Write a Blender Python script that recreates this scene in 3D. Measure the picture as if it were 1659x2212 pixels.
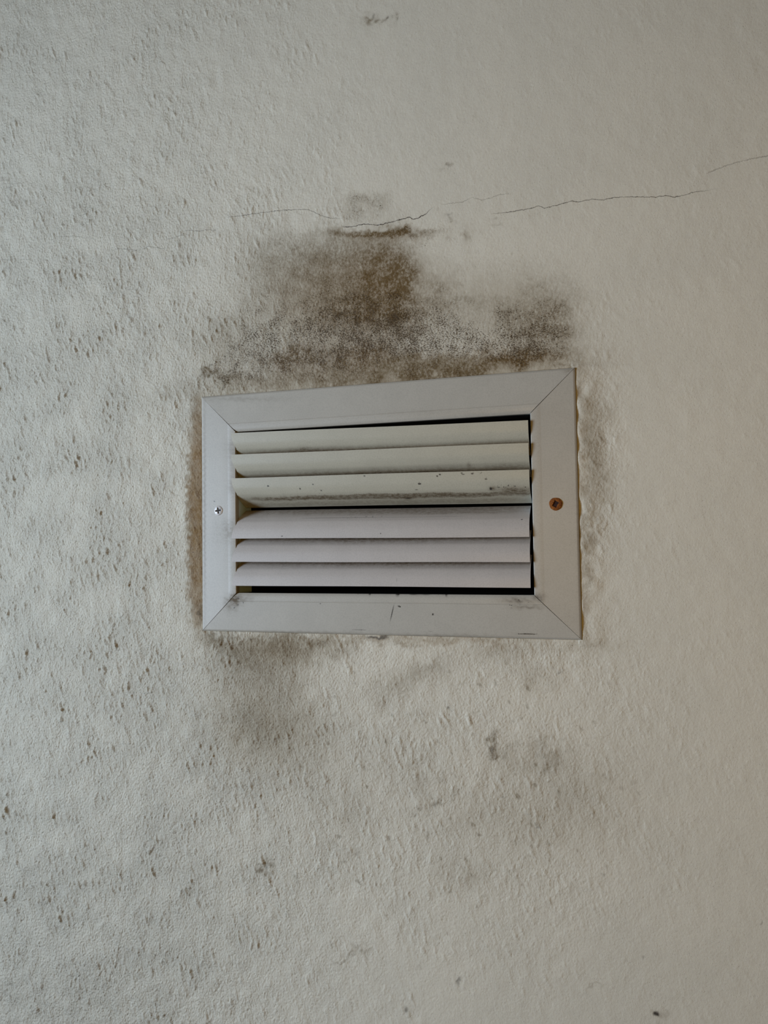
import bpy, bmesh, math, random
import numpy as np
from mathutils import Matrix, Vector

# ------------------------------------------------------------------ scene, camera, light
for o in list(bpy.data.objects):
    bpy.data.objects.remove(o)
S = bpy.context.scene
C = S.collection
VZ = 1.75                                   # height of the vent's centre above the floor
F_PX, W_PX, H_PX = 1534.0, 1659.0, 2212.0
CAM = np.array([0.15082147, -0.50164191, -0.02373877])      # relative to the vent's centre
RV = np.array([0.03776193, 0.01971397, 0.28209658])


def rodrigues(r):
    a = np.linalg.norm(r); k = r / a
    K = np.array([[0, -k[2], k[1]], [k[2], 0, -k[0]], [-k[1], k[0], 0]])
    return np.eye(3) + math.sin(a) * K + (1 - math.cos(a)) * K @ K


ROT = rodrigues(RV)
cd = bpy.data.cameras.new('camera')
cd.sensor_fit = 'HORIZONTAL'; cd.sensor_width = 36.0
cd.lens = F_PX / W_PX * 36.0
cd.clip_start = 0.01; cd.clip_end = 50
cam = bpy.data.objects.new('camera', cd); C.objects.link(cam)
B = np.array([[1, 0, 0], [0, 0, -1], [0, 1, 0]], float)
M4 = Matrix((ROT @ B).tolist()).to_4x4()
M4.translation = Vector((CAM[0], CAM[1], CAM[2] + VZ))
cam.matrix_world = M4
S.camera = cam

S.view_settings.view_transform = 'Standard'
S.view_settings.look = 'None'
S.view_settings.gamma = 1.0
S.view_settings.use_curve_mapping = False
S.view_settings.exposure = 0.0

wd = bpy.data.worlds.new('world'); S.world = wd; wd.use_nodes = True
wd.node_tree.nodes['Background'].inputs[0].default_value = (0.75, 0.88, 1.0, 1)
wd.node_tree.nodes['Background'].inputs[1].default_value = 0.6

# small room: vent wall is Y = 0, the room lies at Y < 0; a small window in the left wall, an added warm fill light behind the camera
RX0, RX1, RY0, RZ1 = -0.87, 1.9, -2.4, 2.62
WIN = (-0.97, -0.47, 1.45, 1.97)            # window in the left wall: y0, y1, z0, z1

ld = bpy.data.lights.new('window_daylight', 'AREA')
ld.shape = 'RECTANGLE'; ld.size = WIN[1] - WIN[0]; ld.size_y = WIN[3] - WIN[2]
ld.energy = 18.6; ld.color = (0.64, 0.79, 1.0)
lo = bpy.data.objects.new('window_daylight', ld); C.objects.link(lo)
lo.location = (RX0 - 0.015, (WIN[0] + WIN[1]) / 2, (WIN[2] + WIN[3]) / 2)
lo.rotation_euler = (math.pi / 2, 0, -math.pi / 2)      # shines to +X
ld2 = bpy.data.lights.new('warm_fill', 'POINT')  # unseen fill light, added to warm and brighten the wall around the vent
ld2.shadow_soft_size = 0.09
ld2.energy = 3.85; ld2.color = (1.0, 0.57, 0.12)
lo2 = bpy.data.objects.new('warm_fill', ld2); C.objects.link(lo2)
lo2.location = (0.17, -0.72, VZ - 0.03)


# ------------------------------------------------------------------ helpers
def at(px, py, y=0.0):
    """photo point -> (X, Z) on the plane Y = y, relative to the vent's centre"""
    d = ROT @ np.array([(px - W_PX / 2) / F_PX, 1.0, (H_PX / 2 - py) / F_PX])
    t = (y - CAM[1]) / d[1]
    p = CAM + t * d
    return p[0], p[2]


def to_px(X, Z, Y=0.0):
    P = np.stack([X - CAM[0], np.zeros_like(X) + Y - CAM[1], Z - CAM[2]], -1) @ ROT
    return W_PX / 2 + F_PX * P[..., 0] / P[..., 1], H_PX / 2 - F_PX * P[..., 2] / P[..., 1]


def link(name, verts, faces, mat, parent=None, smooth=False, loc=None, attrs=None, fix=True):
    me = bpy.data.meshes.new(name)
    me.from_pydata([tuple(v) for v in verts], [], [tuple(f) for f in faces])
    me.update()
    if fix:
        bm = bmesh.new(); bm.from_mesh(me)
        bmesh.ops.recalc_face_normals(bm, faces=bm.faces)
        bm.to_mesh(me); bm.free()
    if smooth:
        me.polygons.foreach_set('use_smooth', np.ones(len(me.polygons), bool))
    for k, a in (attrs or {}).items():
        at_ = me.attributes.new(k, 'FLOAT', 'POINT')
        at_.data.foreach_set('value', np.asarray(a, np.float32))
    me.materials.append(mat)
    o = bpy.data.objects.new(name, me); C.objects.link(o)
    if parent:
        o.parent = parent
    if loc:
        o.location = loc
    return o


def box(name, lo_, hi_, mat, parent=None):
    x0, y0, z0 = lo_; x1, y1, z1 = hi_
    v = [(x0, y0, z0), (x1, y0, z0), (x1, y1, z0), (x0, y1, z0), (x0, y0, z1), (x1, y0, z1), (x1, y1, z1), (x0, y1, z1)]
    f = [(0, 3, 2, 1), (4, 5, 6, 7), (0, 1, 5, 4), (1, 2, 6, 5), (2, 3, 7, 6), (3, 0, 4, 7)]
    return link(name, v, f, mat, parent)


class NT:
    """small node-tree writer"""
    def __init__(self, name):
        self.m = bpy.data.materials.new(name); self.m.use_nodes = True
        self.t = self.m.node_tree; self.b = self.t.nodes['Principled BSDF']

    def n(self, kind, **kw):
        nd = self.t.nodes.new(kind)
        for k, v in kw.items():
            setattr(nd, k, v)
        return nd

    def put(self, sock, val):
        if isinstance(val, bpy.types.NodeSocket):
            self.t.links.new(val, sock)
        else:
            sock.default_value = val

    def math(self, op, a, b=0.0, c=0.0, clamp=False):
        nd = self.n('ShaderNodeMath', operation=op, use_clamp=clamp)
        for i, v in enumerate((a, b, c)):
            self.put(nd.inputs[i], v)
        return nd.outputs[0]

    def attr(self, name):
        return self.n('ShaderNodeAttribute', attribute_name=name).outputs['Fac']

    def obj(self):
        return self.n('ShaderNodeTexCoord').outputs['Object']

    def noise(self, vec, scale, detail=2.0, rough=0.5, scl=None, rot=None):
        if scl or rot:
            mp = self.n('ShaderNodeMapping')
            self.put(mp.inputs['Vector'], vec)
            if scl: mp.inputs['Scale'].default_value = scl
            if rot: mp.inputs['Rotation'].default_value = rot
            vec = mp.outputs[0]
        nd = self.n('ShaderNodeTexNoise')
        self.put(nd.inputs['Vector'], vec)
        nd.inputs['Scale'].default_value = scale
        nd.inputs['Detail'].default_value = detail
        nd.inputs['Roughness'].default_value = rough
        return nd.outputs['Fac']

    def ramp(self, v, lo_, hi_, a=0.0, b=1.0):
        nd = self.n('ShaderNodeMapRange', interpolation_type='SMOOTHSTEP')
        self.put(nd.inputs['Value'], v)
        self.put(nd.inputs['From Min'], lo_); self.put(nd.inputs['From Max'], hi_)
        self.put(nd.inputs['To Min'], a); self.put(nd.inputs['To Max'], b)
        return nd.outputs[0]

    def mix(self, fac, a, b, blend='MIX'):
        nd = self.n('ShaderNodeMix', data_type='RGBA', blend_type=blend)
        self.put(nd.inputs['Factor'], fac)
        self.put(nd.inputs['A'], a if isinstance(a, bpy.types.NodeSocket) else (*a, 1))
        self.put(nd.inputs['B'], b if isinstance(b, bpy.types.NodeSocket) else (*b, 1))
        return nd.outputs['Result']

    def bump(self, h, strength, dist, normal=None):
        nd = self.n('ShaderNodeBump')
        self.put(nd.inputs['Height'], h); self.put(nd.inputs['Strength'], strength)
        nd.inputs['Distance'].default_value = dist
        if normal: self.put(nd.inputs['Normal'], normal)
        return nd.outputs[0]

    def fin(self, col, rough=0.6, normal=None, spec=0.3, metal=0.0):
        self.put(self.b.inputs['Base Color'], col if isinstance(col, bpy.types.NodeSocket) else (*col, 1))
        self.put(self.b.inputs['Roughness'], rough)
        self.b.inputs['Specular IOR Level'].default_value = spec
        self.b.inputs['Metallic'].default_value = metal
        if normal: self.put(self.b.inputs['Normal'], normal)
        return self.m


# ------------------------------------------------------------------ wall material
PAINT = (0.66, 0.62, 0.55)
CRACKS = [  # photo points of each hairline crack, width in mm, darkness
    ([(735, 490), (760, 490), (785, 484), (820, 486), (850, 478), (885, 469), (893, 473), (905, 470), (920, 462), (930, 452), (943, 443)], 0.60, 1.0),
    ([(490, 469), (520, 466), (560, 460), (600, 455), (640, 452), (668, 453), (690, 464), (710, 470), (735, 472), (750, 468)], 0.38, 0.75),
    ([(950, 442), (1000, 436), (1020, 426), (1040, 432), (1060, 428), (1080, 420), (1112, 418)], 0.35, 0.42),
    ([(1050, 463), (1100, 458), (1130, 453), (1158, 447), (1164, 444), (1176, 450), (1210, 441), (1236, 434), (1250, 436), (1280, 430), (1300, 432), (1330, 426), (1360, 425), (1382, 425), (1415, 426), (1438, 422), (1455, 426), (1475, 422), (1500, 415), (1545, 408), (1566, 405)], 0.50, 0.8),
    ([(1520, 377), (1570, 357), (1610, 346), (1680, 332)], 0.6, 0.38),
    ([(398, 497), (430, 499), (450, 496), (470, 498)], 0.40, 0.75),
    ([(238, 541), (258, 537), (285, 540), (305, 540), (320, 532), (345, 536), (365, 540)], 0.34, 0.6),
    ([(360, 517), (380, 513), (388, 509), (402, 508)], 0.30, 0.5),
    ([(120, 511), (160, 510), (200, 515), (215, 520)], 0.30, 0.4),
    ([(0, 560), (30, 562), (60, 560), (85, 568)], 0.30, 0.45),
]


def wall_material():
    k = NT('stained_plaster')
    co = k.obj()
    sx = k.n('ShaderNodeSeparateXYZ'); k.put(sx.inputs[0], co)
    X, Z = sx.outputs['X'], sx.outputs['Z']
    grime, speck, ochre, rough = k.attr('grime'), k.attr('speck'), k.attr('ochre'), k.attr('rough')
    dots, wash = k.attr('dots'), k.attr('wash')
    # paint with faint uneven tint
    big = k.noise(co, 14, 3, 0.55)
    tint = k.mix(k.ramp(big, 0.35, 0.65), (0.645, 0.607, 0.490), (0.675, 0.633, 0.510))
    mid = k.noise(co, 260, 4, 0.65)
    tint = k.mix(k.math('MULTIPLY', k.ramp(mid, 0.35, 0.7), 0.16), tint, (0.50, 0.46, 0.40))
    # soft mould film, mottled
    nm = k.noise(co, 520, 5, 0.72, rot=(0, 0.4, 0), scl=(1.0, 1.0, 0.8))
    nl = k.noise(co, 90, 4, 0.65)
    wv_ = k.math('MULTIPLY', wash, k.ramp(k.math('MULTIPLY_ADD', nl, 0.6, k.math('MULTIPLY', nm, 0.4)), 0.30, 0.70, 0.82, 1.18), clamp=True)
    tint = k.mix(wv_, tint, k.mix(ochre, (0.215, 0.150, 0.064), (0.235, 0.130, 0.038)))
    g = k.math('MULTIPLY', grime, k.ramp(k.math('MULTIPLY_ADD', nl, 0.35, k.math('MULTIPLY', nm, 0.65)), 0.34, 0.62, 0.35, 1.35))
    g = k.math('MINIMUM', g, 0.95)
    film = k.mix(ochre, (0.128, 0.084, 0.030), (0.115, 0.062, 0.010))
    col = k.mix(g, tint, film)
    # dark spots of mould in the pits of the plaster
    sn = k.math('MULTIPLY_ADD', nl, 0.28, k.math('MULTIPLY', k.noise(co, 980, 4, 0.75, rot=(0, 0.5, 0), scl=(0.85, 1.0, 1.2)), 0.72))
    thr = k.math('SUBTRACT', 0.648, k.math('MULTIPLY', speck, 0.19))
    sm = k.ramp(sn, thr, k.math('ADD', thr, 0.08))
    sm = k.math('MULTIPLY', sm, k.ramp(speck, 0.02, 0.25, 0.0, 0.93))
    col = k.mix(sm, col, (0.052, 0.031, 0.011))
    # fine dark pores
    pn = k.noise(co, 1050, 2, 0.5, rot=(0, 0.45, 0), scl=(1.5, 1.0, 0.9))
    pm = k.math('MULTIPLY', k.ramp(pn, 0.63, 0.72), k.math('MULTIPLY_ADD', rough, 0.60, 0.28))
    col = k.mix(pm, col, (0.12, 0.105, 0.09))
    # single dirt dots
    col = k.mix(k.math('MULTIPLY', dots, k.ramp(nm, 0.25, 0.55, 0.75, 1.0), clamp=True), col, (0.055, 0.045, 0.035))
    # hairline cracks: height of the crack as a curve over X
    wob = k.math('MULTIPLY', k.math('SUBTRACT', k.noise(co, 420, 3, 0.6), 0.5), 0.0022)
    wv = k.noise(co, 120, 2, 0.5)
    crack = None
    for pts, wmm, dark in CRACKS:
        q = [at(*p) for p in pts]
        xs = [p[0] for p in q]; zs = [p[1] for p in q]
        x0, x1 = xs[0], xs[-1]; z0, z1 = min(zs) - 0.002, max(zs) + 0.002
        u = k.n('ShaderNodeMapRange'); k.put(u.inputs[0], X)
        u.inputs[1].default_value = x0; u.inputs[2].default_value = x1
        fc = k.n('ShaderNodeFloatCurve')
        cv = fc.mapping.curves[0]
        nrm = [((x - x0) / (x1 - x0), (z - z0) / (z1 - z0)) for x, z in zip(xs, zs)]
        cv.points[0].location = nrm[0]; cv.points[1].location = nrm[-1]
        for p in nrm[1:-1]:
            cv.points.new(*p)
        for p in cv.points:
            p.handle_type = 'VECTOR'
        fc.mapping.update()
        k.put(fc.inputs['Value'], u.outputs[0])
        zc = k.math('MULTIPLY_ADD', fc.outputs[0], z1 - z0, z0)
        d = k.math('ABSOLUTE', k.math('SUBTRACT', k.math('ADD', Z, wob), zc))
        hw = wmm * 0.5e-3
        m = k.ramp(d, hw * 0.45, hw * 1.35, 1.0, 0.0)
        uu = u.outputs[0]
        ends = k.math('MULTIPLY', k.ramp(uu, 0.0, 0.10), k.ramp(uu, 0.85, 1.0, 1.0, 0.0))
        m = k.math('MULTIPLY', m, k.math('MULTIPLY', ends, k.ramp(wv, 0.30, 0.55, dark * 0.55, dark)))
        crack = m if crack is None else k.math('MAXIMUM', crack, m)
    col = k.mix(crack, col, (0.075, 0.062, 0.05))
    # fine relief of the paint
    fine = k.noise(co, 640, 5, 0.7, rot=(0, 0.4, 0), scl=(1.2, 1, 0.8))
    n1 = k.bump(fine, k.math('MULTIPLY_ADD', rough, 1.0, 0.13), 0.0014)
    n2 = k.bump(k.math('ADD', crack, k.math('MULTIPLY', pm, 0.5)), 0.5, -0.0006, n1)
    return k.fin(col, 0.62, n2, 0.25)


def plain(name, c, rough=0.6):
    k = NT(name)
    n = k.noise(k.obj(), 30, 4, 0.6)
    return k.fin(k.mix(n, tuple(v * 0.93 for v in c), tuple(min(1, v * 1.05) for v in c)), rough, k.bump(n, 0.1, 0.002))


# ------------------------------------------------------------------ vent wall mesh (real relief)
PITCH = 0.0006
rng = np.random.default_rng(7)
gx0, gx1, gz0, gz1 = -0.58, 0.42, -0.58, 0.60
nx = int((gx1 - gx0) / PITCH) + 1; nz = int((gz1 - gz0) / PITCH) + 1
gx = np.linspace(gx0, gx1, nx); gz = np.linspace(gz0, gz1, nz)
HX, HZ = 0.1190, 0.0690                                     # half size of the hole in the wall
for arr, v in ((gx, HX), (gx, -HX), (gz, HZ), (gz, -HZ)):
    arr[np.argmin(abs(arr - v))] = v
fx = np.fft.fftfreq(nx, PITCH)[None, :]; fz = np.fft.fftfreq(nz, PITCH)[:, None]


def filt(seed, fc, ang=0.0, stretch=1.0, band=0.6):
    """band-pass noise; features along direction `ang` (from +Z towards +X) stretched"""
    r = np.random.default_rng(seed).standard_normal((nz, nx))
    c, s = math.cos(ang), math.sin(ang)
    fl = fx * s + fz * c; ft = fx * c - fz * s
    f = np.sqrt((fl * stretch) ** 2 + ft ** 2) + 1e-6
    w = np.exp(-(np.log(f / fc) / band) ** 2)
    a = np.fft.ifft2(np.fft.fft2(r) * w).real
    return a / a.std()


def lowp(seed, fc):
    r = np.random.default_rng(seed).standard_normal((nz, nx))
    a = np.fft.ifft2(np.fft.fft2(r) * np.exp(-(fx ** 2 + fz ** 2) / fc ** 2)).real
    return a / a.std()


GX, GZ = np.meshgrid(gx, gz)
PX, PY = to_px(GX, GZ)                                       # only used to place the stains where the photo has them
w1 = lowp(3, 60); w2 = lowp(4, 60); w3 = lowp(5, 220); w4 = lowp(6, 220)
WXp = PX + 7 * w1 + 3.5 * w3; WYp = PY + 7 * w2 + 3.5 * w4


def blobs(lst, x=None, y=None):
    x = WXp if x is None else x; y = WYp if y is None else y
    out = np.zeros_like(x)
    for b in lst:
        cx, cy, rx, ry, s = b[:5]
        p = b[5] if len(b) > 5 else 2.0
        a = math.radians(b[6]) if len(b) > 6 else 0.0
        dx, dy = x - cx, y - cy
        ux = dx * math.cos(a) + dy * math.sin(a); uy = -dx * math.sin(a) + dy * math.cos(a)
        r = np.sqrt((ux / rx) ** 2 + (uy / ry) ** 2)
        v = s * np.exp(-r ** p)
        out = out + v - out * np.clip(v, 0, 1) if s > 0 else out + v
    return out


grime = blobs([
    (830, 640, 70, 80, 0.42, 3), (790, 590, 110, 85, 0.26, 3), (690, 590, 110, 60, 0.16, 3), (875, 600, 26, 60, 0.30, 3), (800, 672, 120, 36, 0.36),
    (790, 770, 150, 26, 0.42, 3), (640, 776, 90, 24, 0.34), (1120, 770, 110, 20, 0.5, 3, -6), (1165, 690, 80, 50, 0.22), (980, 795, 170, 18, 0.16, 3, -4.5),
    (575, 1530, 90, 110, 0.10, 3), (560, 1560, 60, 50, 0.08),
    (840, 816, 400, 34, 0.36, 4, -4.4), (800, 640, 150, 90, 0.30, 3), (845, 600, 48, 100, 0.30, 4), (700, 560, 150, 60, 0.16, 3),
    (930, 640, 60, 50, 0.14),
    (830, 600, 62, 110, 0.36, 3.5), (872, 615, 22, 55, 0.30, 3),
    (800, 672, 110, 40, 0.34), (640, 600, 95, 80, 0.18, 3), (600, 560, 60, 60, 0.12),
    (745, 540, 120, 35, 0.16),
    (700, 720, 240, 55, 0.10, 3), (620, 775, 65, 25, 0.45), (780, 765, 70, 26, 0.50), (740, 790, 260, 28, 0.28, 4),
    (1120, 768, 85, 16, 0.75, 3, -6), (1165, 705, 75, 65, 0.40, 3), (1180, 655, 60, 60, 0.22), (1225, 740, 30, 60, 0.15),
    (1000, 700, 130, 60, 0.16), (1000, 655, 80, 14, 0.28), (960, 790, 150, 24, 0.40, 3, -4), (1215, 788, 30, 9, 0.5),
    (455, 806, 30, 8, 0.75, 3), (490, 820, 28, 9, 0.55), (560, 815, 100, 16, 0.32), (840, 812, 230, 9, 0.42, 3, -4.5),
    (520, 720, 60, 60, 0.16), (480, 770, 40, 40, 0.12),
    (432, 1322, 5, 20, 0.6), (420, 880, 16, 30, 0.2), 
    (1290, 1000, 24, 75, 0.26), (1268, 920, 16, 60, 0.2), (1262, 1200, 9, 130, 0.22), (1300, 880, 26, 40, 0.12), (1255, 840, 8, 40, 0.3),
    
    (610, 1395, 100, 28, 0.42), (540, 1440, 80, 45, 0.28), (690, 1400, 20, 16, 0.35), (470, 1385, 40, 12, 0.4),
    (870, 1475, 90, 25, 0.18, 2, -20), (930, 1440, 60, 16, 0.18, 2, -30), (1100, 1400, 70, 20, 0.14),
    (1000, 1780, 60, 30, 0.12, 2, -30),
    (1150, 1650, 80, 26, 0.14), (1120, 1605, 70, 8, 0.16), (1063, 1608, 9, 26, 0.55, 3), (1090, 1622, 12, 12, 0.4),
    (1195, 1650, 14, 24, 0.3), (1180, 1612, 24, 14, 0.22), (1150, 1470, 30, 20, 0.15),
    (920, 1690, 20, 50, 0.16), (760, 1750, 30, 50, 0.14), (720, 1830, 16, 12, 0.22), (770, 1835, 16, 10, 0.25), (960, 1680, 10, 10, 0.25),
    (985, 1710, 16, 10, 0.3), (940, 1737, 6, 14, 0.5), (905, 1755, 8, 6, 0.4), (1165, 1788, 10, 5, 0.35),
    (577, 1874, 11, 9, 0.62), (470, 1695, 9, 8, 0.45), (640, 1910, 10, 18, 0.25), (740, 2070, 26, 4, 0.4, 2, -18), (770, 2047, 16, 7, 0.35),
    (1008, 508, 9, 13, 0.4), (965, 465, 6, 6, 0.35), (965, 358, 7, 6, 0.45), (1068, 476, 6, 6, 0.22),
    (805, 42, 9, 12, 0.62), (835, 42, 8, 6, 0.5), (800, 50, 16, 14, 0.2), (790, 437, 38, 18, 0.32), (750, 450, 20, 12, 0.18),
    (1280, 2130, 26, 3, 0.22, 3, -6), (1420, 2188, 14, 12, 0.3), (470, 2138, 9, 8, 0.3), (1060, 1390, 8, 8, 0.2),
    (900, 1560, 40, 20, 0.1), (1010, 1890, 40, 30, 0.12), (1230, 1720, 60, 60, 0.10), (860, 1640, 60, 60, 0.08), (1305, 1680, 14, 8, 0.2), (1360, 1700, 9, 8, 0.18),
])
wash = np.clip(blobs([
    (740, 640, 185, 115, 0.50, 3.5), (700, 730, 250, 80, 0.12, 4), (850, 700, 380, 130, 0.10, 4), (840, 812, 400, 42, 0.50, 4, -4.4), (835, 560, 60, 60, 0.20),
    (1130, 690, 120, 100, 0.22, 3), (560, 560, 60, 80, 0.12), (1000, 620, 120, 50, 0.12), (480, 760, 50, 60, 0.20),
    (575, 1500, 115, 150, 0.34, 3), (520, 1590, 80, 60, 0.22), (650, 1600, 90, 70, 0.18), (610, 1400, 150, 36, 0.42, 3), (470, 1390, 40, 16, 0.4), (900, 1380, 260, 12, 0.42, 3),
    (880, 1470, 110, 36, 0.15, 2, -18), (700, 1700, 160, 120, 0.10), (1100, 1400, 90, 24, 0.16), (1120, 1745, 150, 60, 0.15), (1190, 1810, 130, 50, 0.10), (1140, 1640, 120, 46, 0.12),
    (1285, 1000, 30, 100, 0.30), (1275, 900, 30, 70, 0.18), (1268, 1180, 14, 160, 0.25), (1270, 1395, 60, 14, 0.2), (1160, 1470, 50, 30, 0.12), (1300, 1720, 90, 90, 0.10),
    (790, 440, 50, 24, 0.14), (800, 50, 18, 16, 0.25), (820, 505, 130, 16, 0.34, 3), (1010, 505, 16, 20, 0.2), (577, 1874, 16, 12, 0.3), (1000, 1890, 80, 40, 0.1),
], PX + 4 * w1 + 5 * w3, PY + 4 * w2 + 5 * w4), 0, 1)
wash = np.maximum(wash, np.clip(blobs([
    (430, 1112, 27, 258, 0.86, 7), (414, 1290, 14, 80, 0.22), (437, 1120, 5, 250, 0.35, 6), (426, 866, 12, 10, 0.2), (430, 1325, 9, 40, 0.4)
], PX + 2.5 * w3, PY + 2 * w4), 0, 1))
grime = np.clip(grime + blobs([(815, 504, 110, 8, 0.55, 4, -1), (830, 502, 60, 6, 0.35), (872, 497, 24, 8, 0.4), (775, 507, 20, 6, 0.3), (925, 508, 26, 7, 0.25)], PX + 3 * w3, PY + 1.5 * w2 + 2 * w4), 0, 1)
ochre = np.clip(blobs([(830, 620, 90, 110, 0.75), (1110, 768, 90, 20, 0.8), (780, 765, 80, 30, 0.8), (630, 780, 80, 24, 0.7), (425, 1110, 30, 280, 0.8, 6),
                       (1000, 1384, 120, 10, 0.8), (812, 1376, 30, 6, 0.7), (840, 503, 90, 12, 0.5), (700, 640, 120, 90, 0.35)]), 0, 1)
speck = np.clip(blobs([
    (800, 685, 150, 60, 0.78, 3), (860, 735, 190, 50, 0.88, 3), (680, 735, 170, 65, 0.62, 3), (570, 735, 110, 80, 0.58), (500, 780, 80, 50, 0.46),
    (1000, 745, 140, 55, 0.62), (1150, 715, 90, 70, 0.90, 3), (1100, 765, 110, 22, 0.75), (930, 690, 90, 40, 0.4), (760, 785, 220, 30, 0.45, 3),
    (740, 620, 200, 110, 0.46, 3), (850, 502, 90, 14, 0.55), (790, 437, 40, 20, 0.62), (745, 455, 24, 12, 0.42), (920, 510, 50, 30, 0.30),
    (485, 815, 36, 14, 0.55), (1190, 650, 70, 50, 0.35), (1000, 655, 100, 30, 0.35), (640, 815, 160, 16, 0.4), (900, 800, 260, 14, 0.4),
    (560, 1500, 120, 130, 0.26), (600, 1400, 110, 40, 0.34), (900, 1440, 140, 60, 0.22), (1065, 1600, 14, 30, 0.4), (430, 1100, 16, 260, 0.12, 6),
    (1290, 980, 40, 110, 0.26), (430, 600, 300, 400, 0.12), (800, 300, 400, 160, 0.12), (1060, 560, 260, 120, 0.17), (1150, 1500, 200, 200, 0.1)]), 0, 1)
dots = np.clip(blobs([(815, 1376, 26, 3.2, 0.85, 4), (1420, 2191, 6, 6, 1.0, 4), (970, 1530, 5, 3.5, 0.8), (1206, 1452, 6, 3, 0.55, 2, -25), (991, 2118, 2.5, 7, 0.6, 2, 20), (878, 2181, 5, 6, 0.7),
                      (1085, 1722, 3, 3, 0.6), (1163, 1788, 6, 3, 0.5), (1302, 1890, 5, 3, 0.4), (967, 462, 4, 3, 0.5), (965, 358, 3, 3, 0.4),
                      (806, 38, 4, 6, 0.5), (836, 40, 4, 4, 0.6), (1064, 1620, 3, 7, 0.5), (580, 1872, 4, 3, 0.4), (432, 1325, 3, 16, 0.5), (940, 1740, 2.5, 7, 0.4), (1388, 2070, 1.5, 4, 0.4, 2, 15), (1645, 1992, 1.5, 3, 0.5, 2, 20)], PX + 2 * w3, PY + 2 * w4), 0, 1)
# small smudges scattered over the lower plaster and round the vent
fl = np.clip(filt(31, 110, math.radians(-25), 1.5, 0.8) - 1.75, 0, 1.2) * blobs([(900, 1700, 420, 380, 0.9, 3), (1180, 1600, 200, 250, 0.6), (1290, 1050, 60, 260, 0.6), (1050, 560, 220, 120, 0.35), (760, 250, 300, 200, 0.25)], PX, PY)
grime = np.clip(grime + 0.42 * fl, 0, 1)
# hand-trowelled relief: coarse strokes on the left and below, almost smooth to the upper right
sm = lambda v: np.clip(v, 0, 1) ** 2 * (3 - 2 * np.clip(v, 0, 1))
left = 1 - sm((PX - 150) / 800)
lowr = blobs([(1120, 1720, 280, 330, 0.60), (800, 1680, 400, 420, 0.65), (1290, 1000, 60, 260, 0.5), (1180, 1420, 140, 60, 0.5), (700, 1500, 300, 120, 0.25)], PX, PY)
topdim = 0.55 + 0.45 * sm((PY - 100) / 700)
amp = 0.07 + 0.93 * np.clip(left * topdim + lowr * (0.55 + 0.45 * left), 0, 1)
patch = np.clip(0.65 + 0.35 * lowp(11, 30), 0.15, 1.4)
st = filt(21, 150, math.radians(-22), 2.6)
st2 = filt(22, 190, math.radians(12), 2.4)
ridge = np.clip(st - 0.55, 0, 2.5) + 0.7 * np.clip(st2 - 0.7, 0, 2.5) - 0.35 * np.clip(-st - 0.9, 0, 2)
grain = filt(23, 420, math.radians(-20), 1.25, 0.95)
grain = 0.75 * grain + 0.65 * filt(27, 650, 0, 1.0, 0.5) + 0.35 * filt(28, 230, math.radians(30), 1.2, 0.7)
grain = grain - 0.35 * np.clip(-grain - 0.8, 0, 2) * 2
lump = filt(24, 55, 0, 1.2)
rim = np.exp(-((np.maximum(abs(GX) - 0.150, abs(GZ) - 0.099)) / 0.006) ** 2)
H = 0.00050 * amp * patch * ridge + 0.00017 * amp * grain + 0.00020 * lump * (0.08 + 0.92 * amp)
H += 0.00010 * np.clip(speck, 0, 1) * grain
# the plaster is smoothed flat under the flange of the vent
inside = sm((0.1445 - np.abs(GX)) / 0.002) * sm((0.0933 - np.abs(GZ)) / 0.002)
bead = 1.5 * np.exp(-((GX - 0.1440) / 0.012) ** 2) * (GX > 0.1420) * sm((0.100 - np.abs(GZ)) / 0.010) + 0.9 * np.exp(-((GX + 0.1440) / 0.012) ** 2) * (GX < -0.1420) * sm((0.100 - np.abs(GZ)) / 0.010) + 0.6 * np.exp(-((GZ + 0.0930) / 0.008) ** 2) * (GZ < -0.0910) * sm((0.150 - np.abs(GX)) / 0.010)
H += 0.0011 * bead * (0.9 + 0.12 * lump)              # paint and filler built up against the flange
H = H * (1 - 0.9 * inside) - 0.0006 * inside
edge = sm((GX - gx0) / 0.03) * sm((gx1 - GX) / 0.03) * sm((GZ - gz0) / 0.03) * sm((gz1 - GZ) / 0.03)
H *= edge
roughA = np.clip(amp * (0.7 + 0.3 * patch), 0, 1)


def pad(a, v=0.0):
    return np.pad(a, 1, constant_values=v)


xs = np.concatenate([[RX0 - 0.1], gx, [RX1 + 0.1]]); zs = np.concatenate([[-VZ - 0.0], gz, [RZ1 - VZ]])
NX, NZ = len(xs), len(zs)
WXX, WZZ = np.meshgrid(xs, zs)
verts = np.stack([WXX, -pad(H), WZZ], -1).reshape(-1, 3).astype(np.float32)
ii = np.arange(NX * NZ).reshape(NZ, NX)
quads = np.stack([ii[:-1, :-1], ii[:-1, 1:], ii[1:, 1:], ii[1:, :-1]], -1)
cxm = (xs[:-1] + xs[1:]) / 2; czm = (zs[:-1] + zs[1:]) / 2
keep = ~((abs(cxm)[None, :] < HX) & (abs(czm)[:, None] < HZ))
quads = quads[keep].reshape(-1, 4)
used = np.zeros(NX * NZ, bool); used[quads.ravel()] = True
remap = np.cumsum(used) - 1
verts = verts[used]; quads = remap[quads].astype(np.int32)
me = bpy.data.meshes.new('wall_back')
me.vertices.add(len(verts)); me.vertices.foreach_set('co', verts.ravel())
me.loops.add(quads.size); me.loops.foreach_set('vertex_index', quads.ravel())
me.polygons.add(len(quads)); me.polygons.foreach_set('loop_start', np.arange(0, quads.size, 4, dtype=np.int32))
me.update(calc_edges=True)
me.polygons.foreach_set('use_smooth', np.ones(len(quads), bool))
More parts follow.
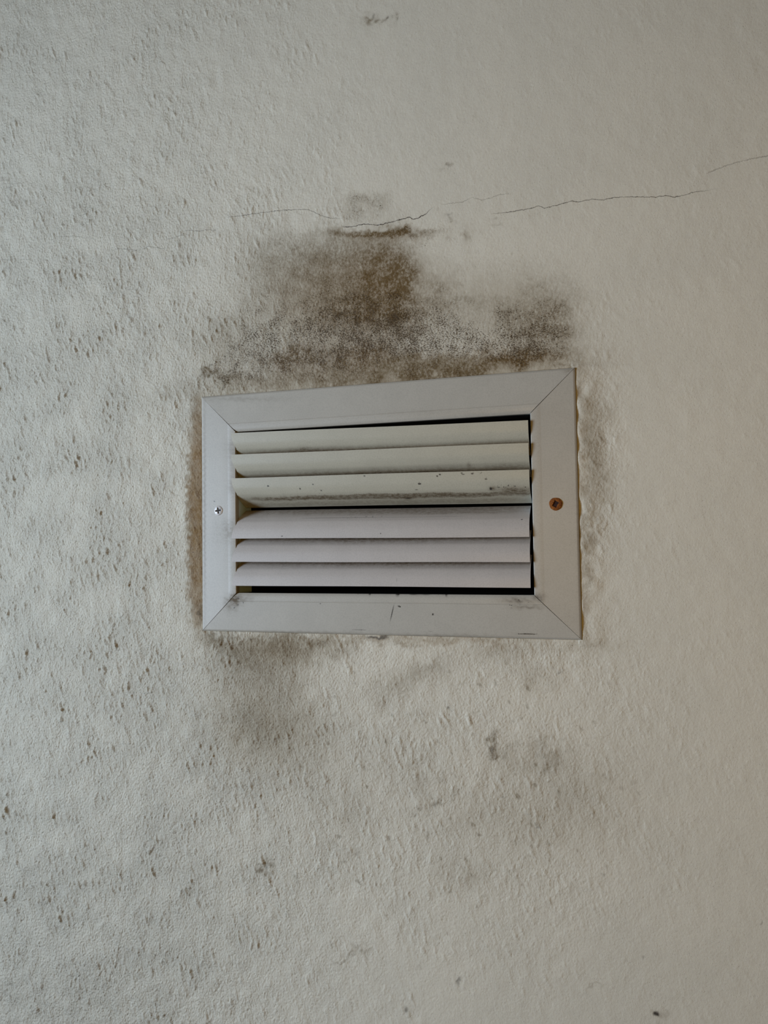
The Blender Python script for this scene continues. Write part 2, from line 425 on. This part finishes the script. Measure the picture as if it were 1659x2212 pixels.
for nm, a, v in (('wash', wash * edge, 0), ('grime', grime * edge, 0), ('speck', speck * edge, 0), ('ochre', ochre, 0), ('rough', roughA, 0.4), ('dots', dots, 0)):
    t = me.attributes.new(nm, 'FLOAT', 'POINT')
    t.data.foreach_set('value', pad(np.clip(a, 0, 1), v).reshape(-1)[used].astype(np.float32))
me.materials.append(wall_material())
wall = bpy.data.objects.new('wall_back', me); C.objects.link(wall)
wall.location = (0, 0, VZ); wall['kind'] = 'structure'


# ------------------------------------------------------------------ rest of the room
room_paint = plain('room_paint', (0.13, 0.105, 0.075))
floor_m = plain('floor_tile', (0.26, 0.205, 0.145), 0.5)
white_m = plain('window_white', (0.75, 0.74, 0.72), 0.4)


def struct(o):
    o['kind'] = 'structure'
    return o


struct(box('floor', (RX0 - 0.1, RY0 - 0.1, -0.1), (RX1 + 0.1, 0.0, 0.0), floor_m))
struct(box('ceiling', (RX0 - 0.1, RY0 - 0.1, RZ1), (RX1 + 0.1, 0.0, RZ1 + 0.1), room_paint))
struct(box('wall_right', (RX1, RY0, 0), (RX1 + 0.1, 0.0, RZ1), room_paint))
struct(box('wall_front', (RX0 - 0.1, RY0 - 0.1, 0), (RX1 + 0.1, RY0, RZ1), room_paint))


def left_wall():
    y = [RY0, WIN[0], WIN[1], 0.0]; z = [0, WIN[2], WIN[3], RZ1]
    v, f = [], []
    for i in range(3):
        for j in range(3):
            if (i, j) == (1, 1):
                continue
            n = len(v)
            for x in (RX0 - 0.1, RX0):
                v += [(x, y[i], z[j]), (x, y[i + 1], z[j]), (x, y[i + 1], z[j + 1]), (x, y[i], z[j + 1])]
            f += [tuple(n + q for q in t) for t in ((0, 1, 2, 3), (7, 6, 5, 4), (0, 4, 5, 1), (1, 5, 6, 2), (2, 6, 7, 3), (3, 7, 4, 0))]
    return link('wall_left', v, f, room_paint, fix=False)


struct(left_wall())


def window():
    y0, y1, z0, z1 = WIN
    v, f = [], []

    def bx(a, b):
        n = len(v)
        x0, ya, za = a; x1, yb, zb = b
        v.extend([(x0, ya, za), (x1, ya, za), (x1, yb, za), (x0, yb, za), (x0, ya, zb), (x1, ya, zb), (x1, yb, zb), (x0, yb, zb)])
        f.extend([tuple(n + q for q in t) for t in ((0, 3, 2, 1), (4, 5, 6, 7), (0, 1, 5, 4), (1, 2, 6, 5), (2, 3, 7, 6), (3, 0, 4, 7))])
    a, b, t = RX0 - 0.08, RX0 - 0.02, 0.045
    bx((a, y0, z0), (b, y1, z0 + t)); bx((a, y0, z1 - t), (b, y1, z1))
    bx((a, y0, z0 + t), (b, y0 + t, z1 - t)); bx((a, y1 - t, z0 + t), (b, y1, z1 - t))
    return link('window_1', v, f, white_m)


struct(window())

# ------------------------------------------------------------------ vent materials


def enamel(name, base, dirt=(0.105, 0.076, 0.040)):  # dirt: colour of the dirt and of the shade painted on the slats
    k = NT(name)
    co = k.obj()
    grime_shade, speck_, line_ = k.attr('grime'), k.attr('speck'), k.attr('line')
    n1 = k.noise(co, 45, 4, 0.6)
    c = k.mix(k.ramp(n1, 0.35, 0.65), tuple(v * 0.975 for v in base), tuple(v * 1.02 for v in base))
    n3 = k.noise(co, 1100, 3, 0.7)
    c = k.mix(k.math('MULTIPLY', k.ramp(n3, 0.40, 0.70), 0.36), c, tuple(v * 0.7 for v in base))
    nm = k.noise(co, 620, 4, 0.7, scl=(0.55, 1, 1))
    g = k.math('MULTIPLY', grime_shade, k.ramp(nm, 0.30, 0.66, 0.62, 1.28))  # dirt, and on the slats painted shade as well
    c = k.mix(k.math('MINIMUM', g, 0.96), c, dirt)
    sn = k.noise(co, 620, 4, 0.65, scl=(0.75, 1, 1))
    thr = k.math('SUBTRACT', 0.77, k.math('MULTIPLY', speck_, 0.28))
    s = k.math('MULTIPLY', k.ramp(sn, thr, k.math('ADD', thr, 0.05)), k.ramp(speck_, 0.02, 0.2))
    c = k.mix(s, c, (0.022, 0.017, 0.012))
    c = k.mix(k.math('MINIMUM', line_, 0.97), c, (0.022, 0.018, 0.014))
    bn = k.bump(k.noise(co, 900, 2, 0.5), 0.10, 0.0003)
    return k.fin(c, k.ramp(g, 0, 1, 0.42, 0.75), bn, 0.4)


frame_m = enamel('grey_enamel', (0.430, 0.408, 0.345))
slat_up_m = enamel('enamel_lit_below', (0.440, 0.418, 0.325))  # upper slats: warm light from below is put into the colour
slat_dn_m = enamel('enamel_lit_above', (0.475, 0.442, 0.400))  # lower slats: same enamel, paler light from above put into the colour
neck_m = plain('neck_metal', (0.62, 0.82, 1.0), 0.4)
duct_m = plain('duct_shade', (0.012, 0.012, 0.012), 0.9)  # near-black colour stands in for the shade inside the duct

root = bpy.data.objects.new('air_vent', None); C.objects.link(root)
root.location = (0, 0, VZ); root.empty_display_size = 0.05
root['label'] = 'grimy grey enamelled metal air vent with curved slats on the mould-stained plaster wall'
root['category'] = 'air vent'

# ------------------------------------------------------------------ frame: four mitred rails
OX, OZ, IX, IZ = 0.1440, 0.0928, 0.1131, 0.0628
PROF_A = [(0.0, 0.0008), (0.0, -0.0014), (0.012, -0.0022), (0.05, -0.0028)]
PROF_A += [(0.05 + 0.73 * i / 60, -0.0028 - 0.0010 * i / 60) for i in range(1, 61)]
PROF_LONG = PROF_A + [(0.785, -0.0035), (0.795, -0.0035), (0.800, -0.0039), (0.86, -0.0039), (0.92, -0.0037), (0.97, -0.0032), (1.0, -0.0024), (1.0, 0.0008)]
PROF_SIDE = PROF_A + [(0.80, -0.0039), (0.86, -0.0040), (0.93, -0.0041), (0.985, -0.0040), (1.0, -0.0036), (1.0, 0.0008)]


def rail(side, gaps):
    """side: top/bottom/left/right; gaps: mitre opening at (start outer, start inner, end outer, end inner) in metres"""
    n = 560 if side in ('top', 'bottom') else 340
    PROF = PROF_LONG if side in ('top', 'bottom') else PROF_SIDE
    vs = []
    for i in range(n + 1):
        t = i / n
        for s, y in PROF:
            hx = OX + (IX - OX) * s; hz = OZ + (IZ - OZ) * s
            ga = gaps[0] + (gaps[1] - gaps[0]) * s; gb = gaps[2] + (gaps[3] - gaps[2]) * s
            if side in ('top', 'bottom'):
                x = (-hx + ga) + t * ((hx - gb) - (-hx + ga)); z = hz if side == 'top' else -hz
            else:
                z = (-hz + ga) + t * ((hz - gb) - (-hz + ga)); x = hx if side == 'right' else -hx
            vs.append((x, y, z))
    m = len(PROF)
    fs = []
    for i in range(n):
        for j in range(m):
            a = i * m + j; b = i * m + (j + 1) % m
            fs.append((a, b, b + m, a + m))
    fs.append(tuple(range(m))); fs.append(tuple(n * m + j for j in range(m)))
    V = np.array(vs)
    px, py = to_px(V[:, 0], V[:, 2], V[:, 1])
    j1 = 1.5 * np.sin(V[:, 0] * 900) + 1.2 * np.sin(V[:, 2] * 1300 + V[:, 0] * 300)
    top = V[:, 1] < -0.0004
    g = blobs(FRAME_GRIME, px + j1, py + j1) * top
    sp = blobs(FRAME_SPECK, px, py) * top
    ln = blobs(FRAME_LINE, px, py) * top
    o = link('frame_rail', V, fs, frame_m, root, smooth=True,
             attrs={'grime': np.clip(g, 0, 1), 'speck': np.clip(sp, 0, 1), 'line': np.clip((ln - 0.22) * 2.2, 0, 1)})
    md = o.modifiers.new('edges', 'EDGE_SPLIT'); md.split_angle = math.radians(25)
    return o


FRAME_GRIME = [(508, 1295, 16, 12, 0.85), (498, 1308, 14, 14, 0.4), (535, 1292, 14, 6, 0.4), (1120, 1297, 34, 5, 0.6), (1140, 1312, 30, 4, 0.5), (1165, 1290, 12, 8, 0.6),
               (500, 970, 14, 24, 0.30), (503, 1050, 13, 22, 0.32), (500, 1010, 10, 20, 0.2), (498, 1145, 18, 26, 0.32), (500, 1210, 14, 60, 0.18), (470, 1160, 20, 40, 0.12),
               (630, 1368, 190, 5, 0.25), (960, 1375, 120, 5, 0.28), (520, 862, 90, 5, 0.2), (1000, 893, 150, 8, 0.12), (1228, 800, 12, 6, 0.35), (1252, 1120, 5, 200, 0.2), (441, 1100, 4, 260, 0.3)]
FRAME_SPECK = [(510, 1298, 26, 14, 0.75), (545, 1290, 14, 6, 0.5), (850, 1285, 180, 4, 0.62), (800, 1284, 8, 4, 0.75), (860, 1284, 10, 4, 0.8), (1120, 1300, 44, 14, 0.62), (1095, 1312, 30, 5, 0.55), (1165, 1290, 14, 8, 0.55),
               (965, 1284, 10, 3, 0.7), (935, 1328, 4, 4, 0.7), (862, 1310, 7, 4, 0.7), (691, 1304, 4, 3, 0.6), (507, 1313, 3, 3, 0.7), (465, 1084, 6, 5, 0.6), (950, 1370, 70, 3, 0.4), (1140, 1369, 60, 3, 0.7), (775, 1361, 40, 2.5, 0.6), (1250, 1180, 6, 90, 0.4), (700, 840, 260, 4, 0.3)]
FRAME_LINE = [(847, 1324, 1.2, 22, 0.7, 3, 13), (1140, 1369.5, 24, 1.0, 0.8, 3, 1), (776, 1360.5, 20, 0.9, 0.5, 3, 1), (930, 1364, 8, 0.9, 0.4), (935, 1327, 2.0, 2.6, 0.9, 3), (862, 1309, 3, 1.5, 0.7),
              (799, 1283, 3, 3, 0.8), (859, 1284, 5, 3, 0.8), (893, 1284, 12, 1.6, 0.6), (964, 1285, 4, 3, 0.7), (920, 1284, 14, 1.4, 0.5), (463, 1083, 2.5, 1.2, 0.7, 2, 40), (506, 1313, 1.5, 1.5, 0.8),
              (1253, 1150, 1.2, 30, 0.7, 4), (1255, 1215, 1.2, 50, 0.55, 4), (692, 1304, 1.4, 1.4, 0.8)]
G = 0.0003
rail('top', (0.0, 0.0005, 0.0002, 0.0004))
rail('bottom', (0.0003, 0.0005, 0.0001, 0.0003))
rail('left', (0.0, 0.0003, 0.0, 0.0002))
rail('right', (0.0001, 0.0003, 0.00006, 0.0003))


# ------------------------------------------------------------------ neck and duct behind the frame
def sleeve(name, hx, hz, ya, yb, th, mat, closed=False, par=True):
    v = []
    for y in (ya, yb):
        for k_ in (0, th):
            v += [(-hx - k_, y, -hz - k_), (hx + k_, y, -hz - k_), (hx + k_, y, hz + k_), (-hx - k_, y, hz + k_)]
    f = []
    for i in range(4):
        j = (i + 1) % 4
        f += [(i, j, 8 + j, 8 + i), (4 + i, 12 + i, 12 + j, 4 + j), (i, 4 + i, 4 + j, j)]
        if not closed:
            f.append((8 + i, 8 + j, 12 + j, 12 + i))
    if closed:
        f.append((8, 9, 10, 11)); f.append((12, 15, 14, 13))
    return link(name, v, f, mat, root if par else None, fix=False, loc=None if par else (0, 0, VZ))


for sx_ in (-1, 1):
    xa, xb = sorted((sx_ * (IX + 0.0003), sx_ * (IX + 0.0015)))
    box('cheek_plate', (xa, 0.0009, -IZ - 0.001), (xb, 0.0225, IZ + 0.001), neck_m, root)
struct(sleeve('duct_liner', IX + 0.0022, IZ + 0.0022, 0.0010, 0.34, 0.0012, duct_m, closed=True, par=False))  # closed duct behind the opening in the wall

# ------------------------------------------------------------------ slats
YF, YR = -0.0067, 0.0123                    # front lip and rear edge of every slat
DZ = 0.0215
SLATS = [  # front edge in the photo: (left x, left y, right x, right y), side, dirt
    (504, 935.5, 1147, 907.5, 'up'), (508, 982, 1147, 956.5, 'up'), (508, 1032.7, 1150, 1013.5, 'up'),
    (506, 1163.5, 1151, 1160, 'down'), (506, 1213.8, 1155, 1214.6, 'down'), (506, 1265, 1155, 1269.6, 'down')]
# dirt per slat, plus shade painted on the receding rear part: (photo x, arc position 0 front .. 1 rear, half width in photo px, half height in arc, strength)
GRIME_SHADE = {0: [(830, 0.88, 420, 0.24, 0.85, 3), (650, 0.62, 18, 0.07, 0.5), (640, 0.66, 60, 0.05, 0.3), (1080, 0.66, 80, 0.1, 0.3), (700, 0.72, 200, 0.10, 0.25)],
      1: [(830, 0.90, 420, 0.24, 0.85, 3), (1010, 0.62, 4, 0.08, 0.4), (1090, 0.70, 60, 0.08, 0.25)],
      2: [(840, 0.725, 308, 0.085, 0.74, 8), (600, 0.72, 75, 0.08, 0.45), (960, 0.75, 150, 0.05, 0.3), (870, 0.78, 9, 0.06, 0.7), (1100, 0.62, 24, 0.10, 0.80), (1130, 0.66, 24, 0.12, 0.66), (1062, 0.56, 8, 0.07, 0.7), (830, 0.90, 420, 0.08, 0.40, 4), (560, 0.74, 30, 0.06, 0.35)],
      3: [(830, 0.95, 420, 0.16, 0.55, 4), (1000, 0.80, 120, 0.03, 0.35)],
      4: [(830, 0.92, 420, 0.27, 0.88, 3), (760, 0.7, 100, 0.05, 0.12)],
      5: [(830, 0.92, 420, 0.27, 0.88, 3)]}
SS = {0: [(1100, 0.62, 50, 0.12, 0.3), (560, 0.70, 30, 0.1, 0.3)], 1: [(1140, 0.08, 5, 0.05, 0.7)],
      2: [(1010, 0.06, 50, 0.05, 0.72), (905, 0.35, 5, 0.06, 0.9), (940, 0.32, 25, 0.02, 0.6), (1090, 0.50, 60, 0.12, 0.66), (1050, 0.22, 8, 0.05, 0.9), (900, 0.05, 50, 0.05, 0.45), (1000, 0.5, 60, 0.1, 0.45),
          (578, 0.30, 4, 0.05, 0.9), (675, 0.30, 4, 0.05, 0.9), (646, 0.42, 4, 0.05, 0.9), (690, 0.48, 6, 0.04, 0.8), (785, 0.05, 7, 0.05, 0.75), (660, 0.58, 120, 0.03, 0.5), (520, 0.45, 12, 0.08, 0.5), (830, 0.66, 300, 0.05, 0.35)],
      3: [(740, 0.68, 120, 0.03, 0.66), (800, 0.72, 60, 0.03, 0.7), (610, 0.06, 4, 0.05, 0.8), (822, 0.15, 4, 0.04, 0.7), (850, 0.12, 4, 0.04, 0.6), (1128, 0.55, 6, 0.04, 0.6)],
      4: [(1110, 0.12, 60, 0.05, 0.25)], 5: [(858, 0.3, 3, 0.3, 0.3)]}
SL = {2: [(578, 0.30, 2.8, 0.022, 1.0, 3), (675, 0.29, 2.2, 0.020, 0.9, 3), (646, 0.42, 1.8, 0.03, 0.9, 3), (691, 0.50, 2, 0.02, 0.8, 3), (905, 0.36, 4, 0.03, 1.0, 3), (1049, 0.26, 3, 0.025, 1.0, 3), (944, 0.13, 2.5, 0.022, 0.9, 3),
          (950, 0.08, 3, 0.022, 0.9, 3), (1020, 0.08, 4, 0.02, 0.9, 3), (1038, 0.08, 4, 0.016, 0.7), (1000, 0.09, 5, 0.014, 0.8), (787, 0.06, 3, 0.03, 0.7), (872, 0.80, 9, 0.02, 0.7), (1058, 0.56, 4, 0.06, 0.8), (1075, 0.52, 6, 0.02, 0.7), (897, 0.55, 5, 0.014, 0.7), (1010, 0.36, 3, 0.012, 0.5)],
      3: [(609, 0.07, 2, 0.022, 1.0, 3), (822, 0.15, 1.5, 0.018, 0.9, 3), (720, 0.68, 90, 0.007, 0.50, 6), (910, 0.68, 120, 0.008, 0.42, 6), (1128, 0.55, 3, 0.01, 0.6)],
      5: [(857, 0.22, 1, 0.12, 0.5)]}


def spline(pts, n):
    """Catmull-Rom through pts, n + 1 points evenly spaced along its length"""
    P = [np.array(p, float) for p in pts]
    P = [2 * P[0] - P[1]] + P + [2 * P[-1] - P[-2]]
    out = []
    for i in range(1, len(P) - 2):
        for t in np.linspace(0, 1, 20, endpoint=False):
            a, b, c, d = P[i - 1:i + 3]
            out.append(0.5 * (2 * b + (c - a) * t + (2 * a - 5 * b + 4 * c - d) * t * t + (3 * b - a - 3 * c + d) * t ** 3))
    out.append(P[-2]); out = np.array(out)
    L = np.concatenate([[0], np.cumsum(np.linalg.norm(np.diff(out, axis=0), axis=1))])
    q = np.linspace(0, L[-1], n + 1)
    return np.interp(q, L, out[:, 0]), np.interp(q, L, out[:, 1])


SZ, SD = spline([(0, 0), (4, 0.3), (8, 1.1), (12, 3.0), (14, 4.8), (16, 7.2), (17.5, 9.6), (19.5, 13.0), (21.0, 16.0), (22.2, 19.0)], 60)
SZ, SD = SZ * 0.001, SD * 0.001


def slat(i, sp):
    lx, ly, rx, ry, kind = sp
    zl = at(lx, ly, YF)[1]; zr = at(rx, ry, YF)[1]
    x0, x1 = -IX + 0.0006, IX - 0.0014 - (0.0008 if kind == 'down' else 0)
    NXS, NA = 640, 60
    sgn = -1.0 if kind == 'up' else 1.0                  # rear edge lies below / above the front lip
    th = 0.0011
    sec = []                                             # outer face front -> rear, then inner face back
    # almost upright behind the front lip, then bending back into the neck
    for k_ in range(NA + 1):
        z, d = SZ[k_], SD[k_]
        sec.append((YF + d, sgn * z, z / SZ[-1]))
    inn = []
    for k_ in range(NA + 1):
        y, z, v = sec[k_]
        y2, z2, _ = sec[min(k_ + 1, NA)]; y1, z1, _ = sec[max(k_ - 1, 0)]
        ty, tz = y2 - y1, z2 - z1; L = math.hypot(ty, tz)
        ny, nz_ = (-tz / L, ty / L)
        if ny * 1.0 + nz_ * -sgn < 0: ny, nz_ = -ny, -nz_
        inn.append((y + ny * th, z + nz_ * th, v))
    loop = sec + inn[::-1]
    m = len(loop)
    V, gr, spk, lin = [], [], [], []
    for a in range(NXS + 1):
        t = a / NXS
        x = x0 + t * (x1 - x0); zf = zl + (zr - zl) * t
        zf += 0.00012 * math.sin(t * 7 + i * 2.1)
        for y, dz, v in loop:
            # the front lip is a little longer on the left and overlaps the rail there
            e_ = max(0.0, 1 - (v / 0.52) ** 2)
            V.append((x - 0.0030 * e_ * (1 - t), y, zf + dz))
    V = np.array(V)
    v = np.tile(np.array([q[2] for q in loop]), NXS + 1)
    pxl = to_px(V[:, 0], V[:, 2] * 0 + zl, YF)[0]
    outer = np.tile(np.array([1.0] * (NA + 1) + [0.0] * (NA + 1)), NXS + 1)
    j1 = 0.010 * np.sin(V[:, 0] * 130 + i) + 0.006 * np.sin(V[:, 0] * 533 + 2 * i) + 0.006 * rng.standard_normal(NXS + 1).repeat(m)
    g = np.clip(blobs(GRIME_SHADE.get(i, []), pxl, v + j1), 0, 1) * outer + 0.85 * (1 - outer)  # dirt with painted rear shade; inner faces darkened to cut bounced light
    s = np.clip(blobs(SS.get(i, []), pxl, v), 0, 1) * outer
    l = np.clip((blobs(SL.get(i, []), pxl, v) - 0.30) * 2.6, 0, 1) * outer
    fs = []
    for a in range(NXS):
        for j in range(m):
            p = a * m + j; q = a * m + (j + 1) % m
            fs.append((p, q, q + m, p + m))
    for e in (0, NXS):
        for j in range(NA):
            fs.append((e * m + j, e * m + j + 1, e * m + m - 2 - j, e * m + m - 1 - j))
    o = link('slat', V, fs, slat_up_m if kind == 'up' else slat_dn_m, root, smooth=True, attrs={'grime': g, 'speck': s, 'line': l})  # grime holds dirt, the painted rear shade and the darkened inner faces
    md = o.modifiers.new('edges', 'EDGE_SPLIT'); md.split_angle = math.radians(40)
    if i == 2:
        o['label'] = 'slat speckled with black mould and a brown dirt line'
    return o


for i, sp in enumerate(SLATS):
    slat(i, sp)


# ------------------------------------------------------------------ screws
def metal(name, a, b, rough, met, sc=700):
    k = NT(name)
    co = k.obj()
    n = k.noise(co, sc, 4, 0.65)
    return k.fin(k.mix(k.ramp(n, 0.35, 0.65), a, b), rough, k.bump(n, 0.35, 0.0003), 0.4, met)


rust_m = metal('rust', (0.285, 0.088, 0.007), (0.125, 0.036, 0.004), 0.9, 0.0)
rust_dark_m = metal('dark_rust', (0.040, 0.012, 0.006), (0.018, 0.006, 0.004), 0.85, 0.0)
zinc_m = metal('chipped_zinc', (0.66, 0.64, 0.61), (0.52, 0.50, 0.47), 0.4, 0.15)
soot_m = metal('recess_dirt', (0.030, 0.029, 0.028), (0.015, 0.015, 0.014), 0.8, 0.0)


def screw(px, py, r, kind, tilt, head_m, rec_m, label):
    yb = -0.0028
    cx, cz = at(px, py, yb)
    NR, NA = 22, 96
    ct, st_ = math.cos(tilt), math.sin(tilt)

    def depth(x, z):
        u = (x * ct + z * st_) / r; v = (-x * st_ + z * ct) / r
        if kind == 'cross':
            d = min(max(abs(u) / 0.62, abs(v) / 0.17), max(abs(v) / 0.62, abs(u) / 0.17))
        else:
            d = max(abs(u) / 0.34, abs(v) / 0.46)
        return max(0.0, min(1.0, (1.08 - d) / 0.16))
    V, Fc = [], []
    for a in range(NR + 1):
        q = a / NR
        for b in range(NA):
            t = 2 * math.pi * b / NA
            wob = 1 + 0.025 * math.sin(3 * t + px) + 0.015 * math.sin(7 * t)
            x, z = r * q * wob * math.cos(t), r * q * wob * math.sin(t)
            h = 0.00055 + 0.0011 * math.sqrt(max(0, 1 - (0.97 * q) ** 2))
            V.append((x, -(h - 0.0010 * depth(x, z)), z))
    for b in range(NA):
        t = 2 * math.pi * b / NA
        V.append((r * 1.02 * math.cos(t), 0.0004, r * 1.02 * math.sin(t)))
    for a in range(NR + 1):
        for b in range(NA):
            c = (b + 1) % NA
            Fc.append((a * NA + b, a * NA + c, (a + 1) * NA + c, (a + 1) * NA + b))
    Fc = [tuple(dict.fromkeys(f)) for f in Fc]
    o = link('screw', V, Fc, head_m, root, smooth=True, loc=(cx, yb, cz))
    o['label'] = label
    # dirt-filled bottom of the drive recess
    if kind == 'cross':
        a_, b_ = 0.60 * r, 0.165 * r
        pts = [(a_, -b_), (a_, b_), (b_, b_), (b_, a_), (-b_, a_), (-b_, b_), (-a_, b_), (-a_, -b_), (-b_, -b_), (-b_, -a_), (b_, -a_), (b_, -b_)]
    else:
        a_, b_ = 0.33 * r, 0.45 * r
        pts = [(a_, -b_), (a_, b_), (-a_, b_), (-a_, -b_)]
    P = [(x * ct - z * st_, x * st_ + z * ct) for x, z in pts]
    n = len(P)
    hy = -0.00085
    v2 = [(x, hy, z) for x, z in P] + [(x, hy + 0.0004, z) for x, z in P]
    f2 = [tuple(range(n)), tuple(range(2 * n - 1, n - 1, -1))] + [(i_, (i_ + 1) % n, n + (i_ + 1) % n, n + i_) for i_ in range(n)]
    link('recess', v2, f2, rec_m, o)
    return o


screw(473, 1103, 0.0038, 'cross', 0.12, zinc_m, soot_m, 'silver cross-head screw')
screw(1200.5, 1088.8, 0.0044, 'square', -0.5, rust_m, rust_dark_m, 'rusty orange-brown screw')
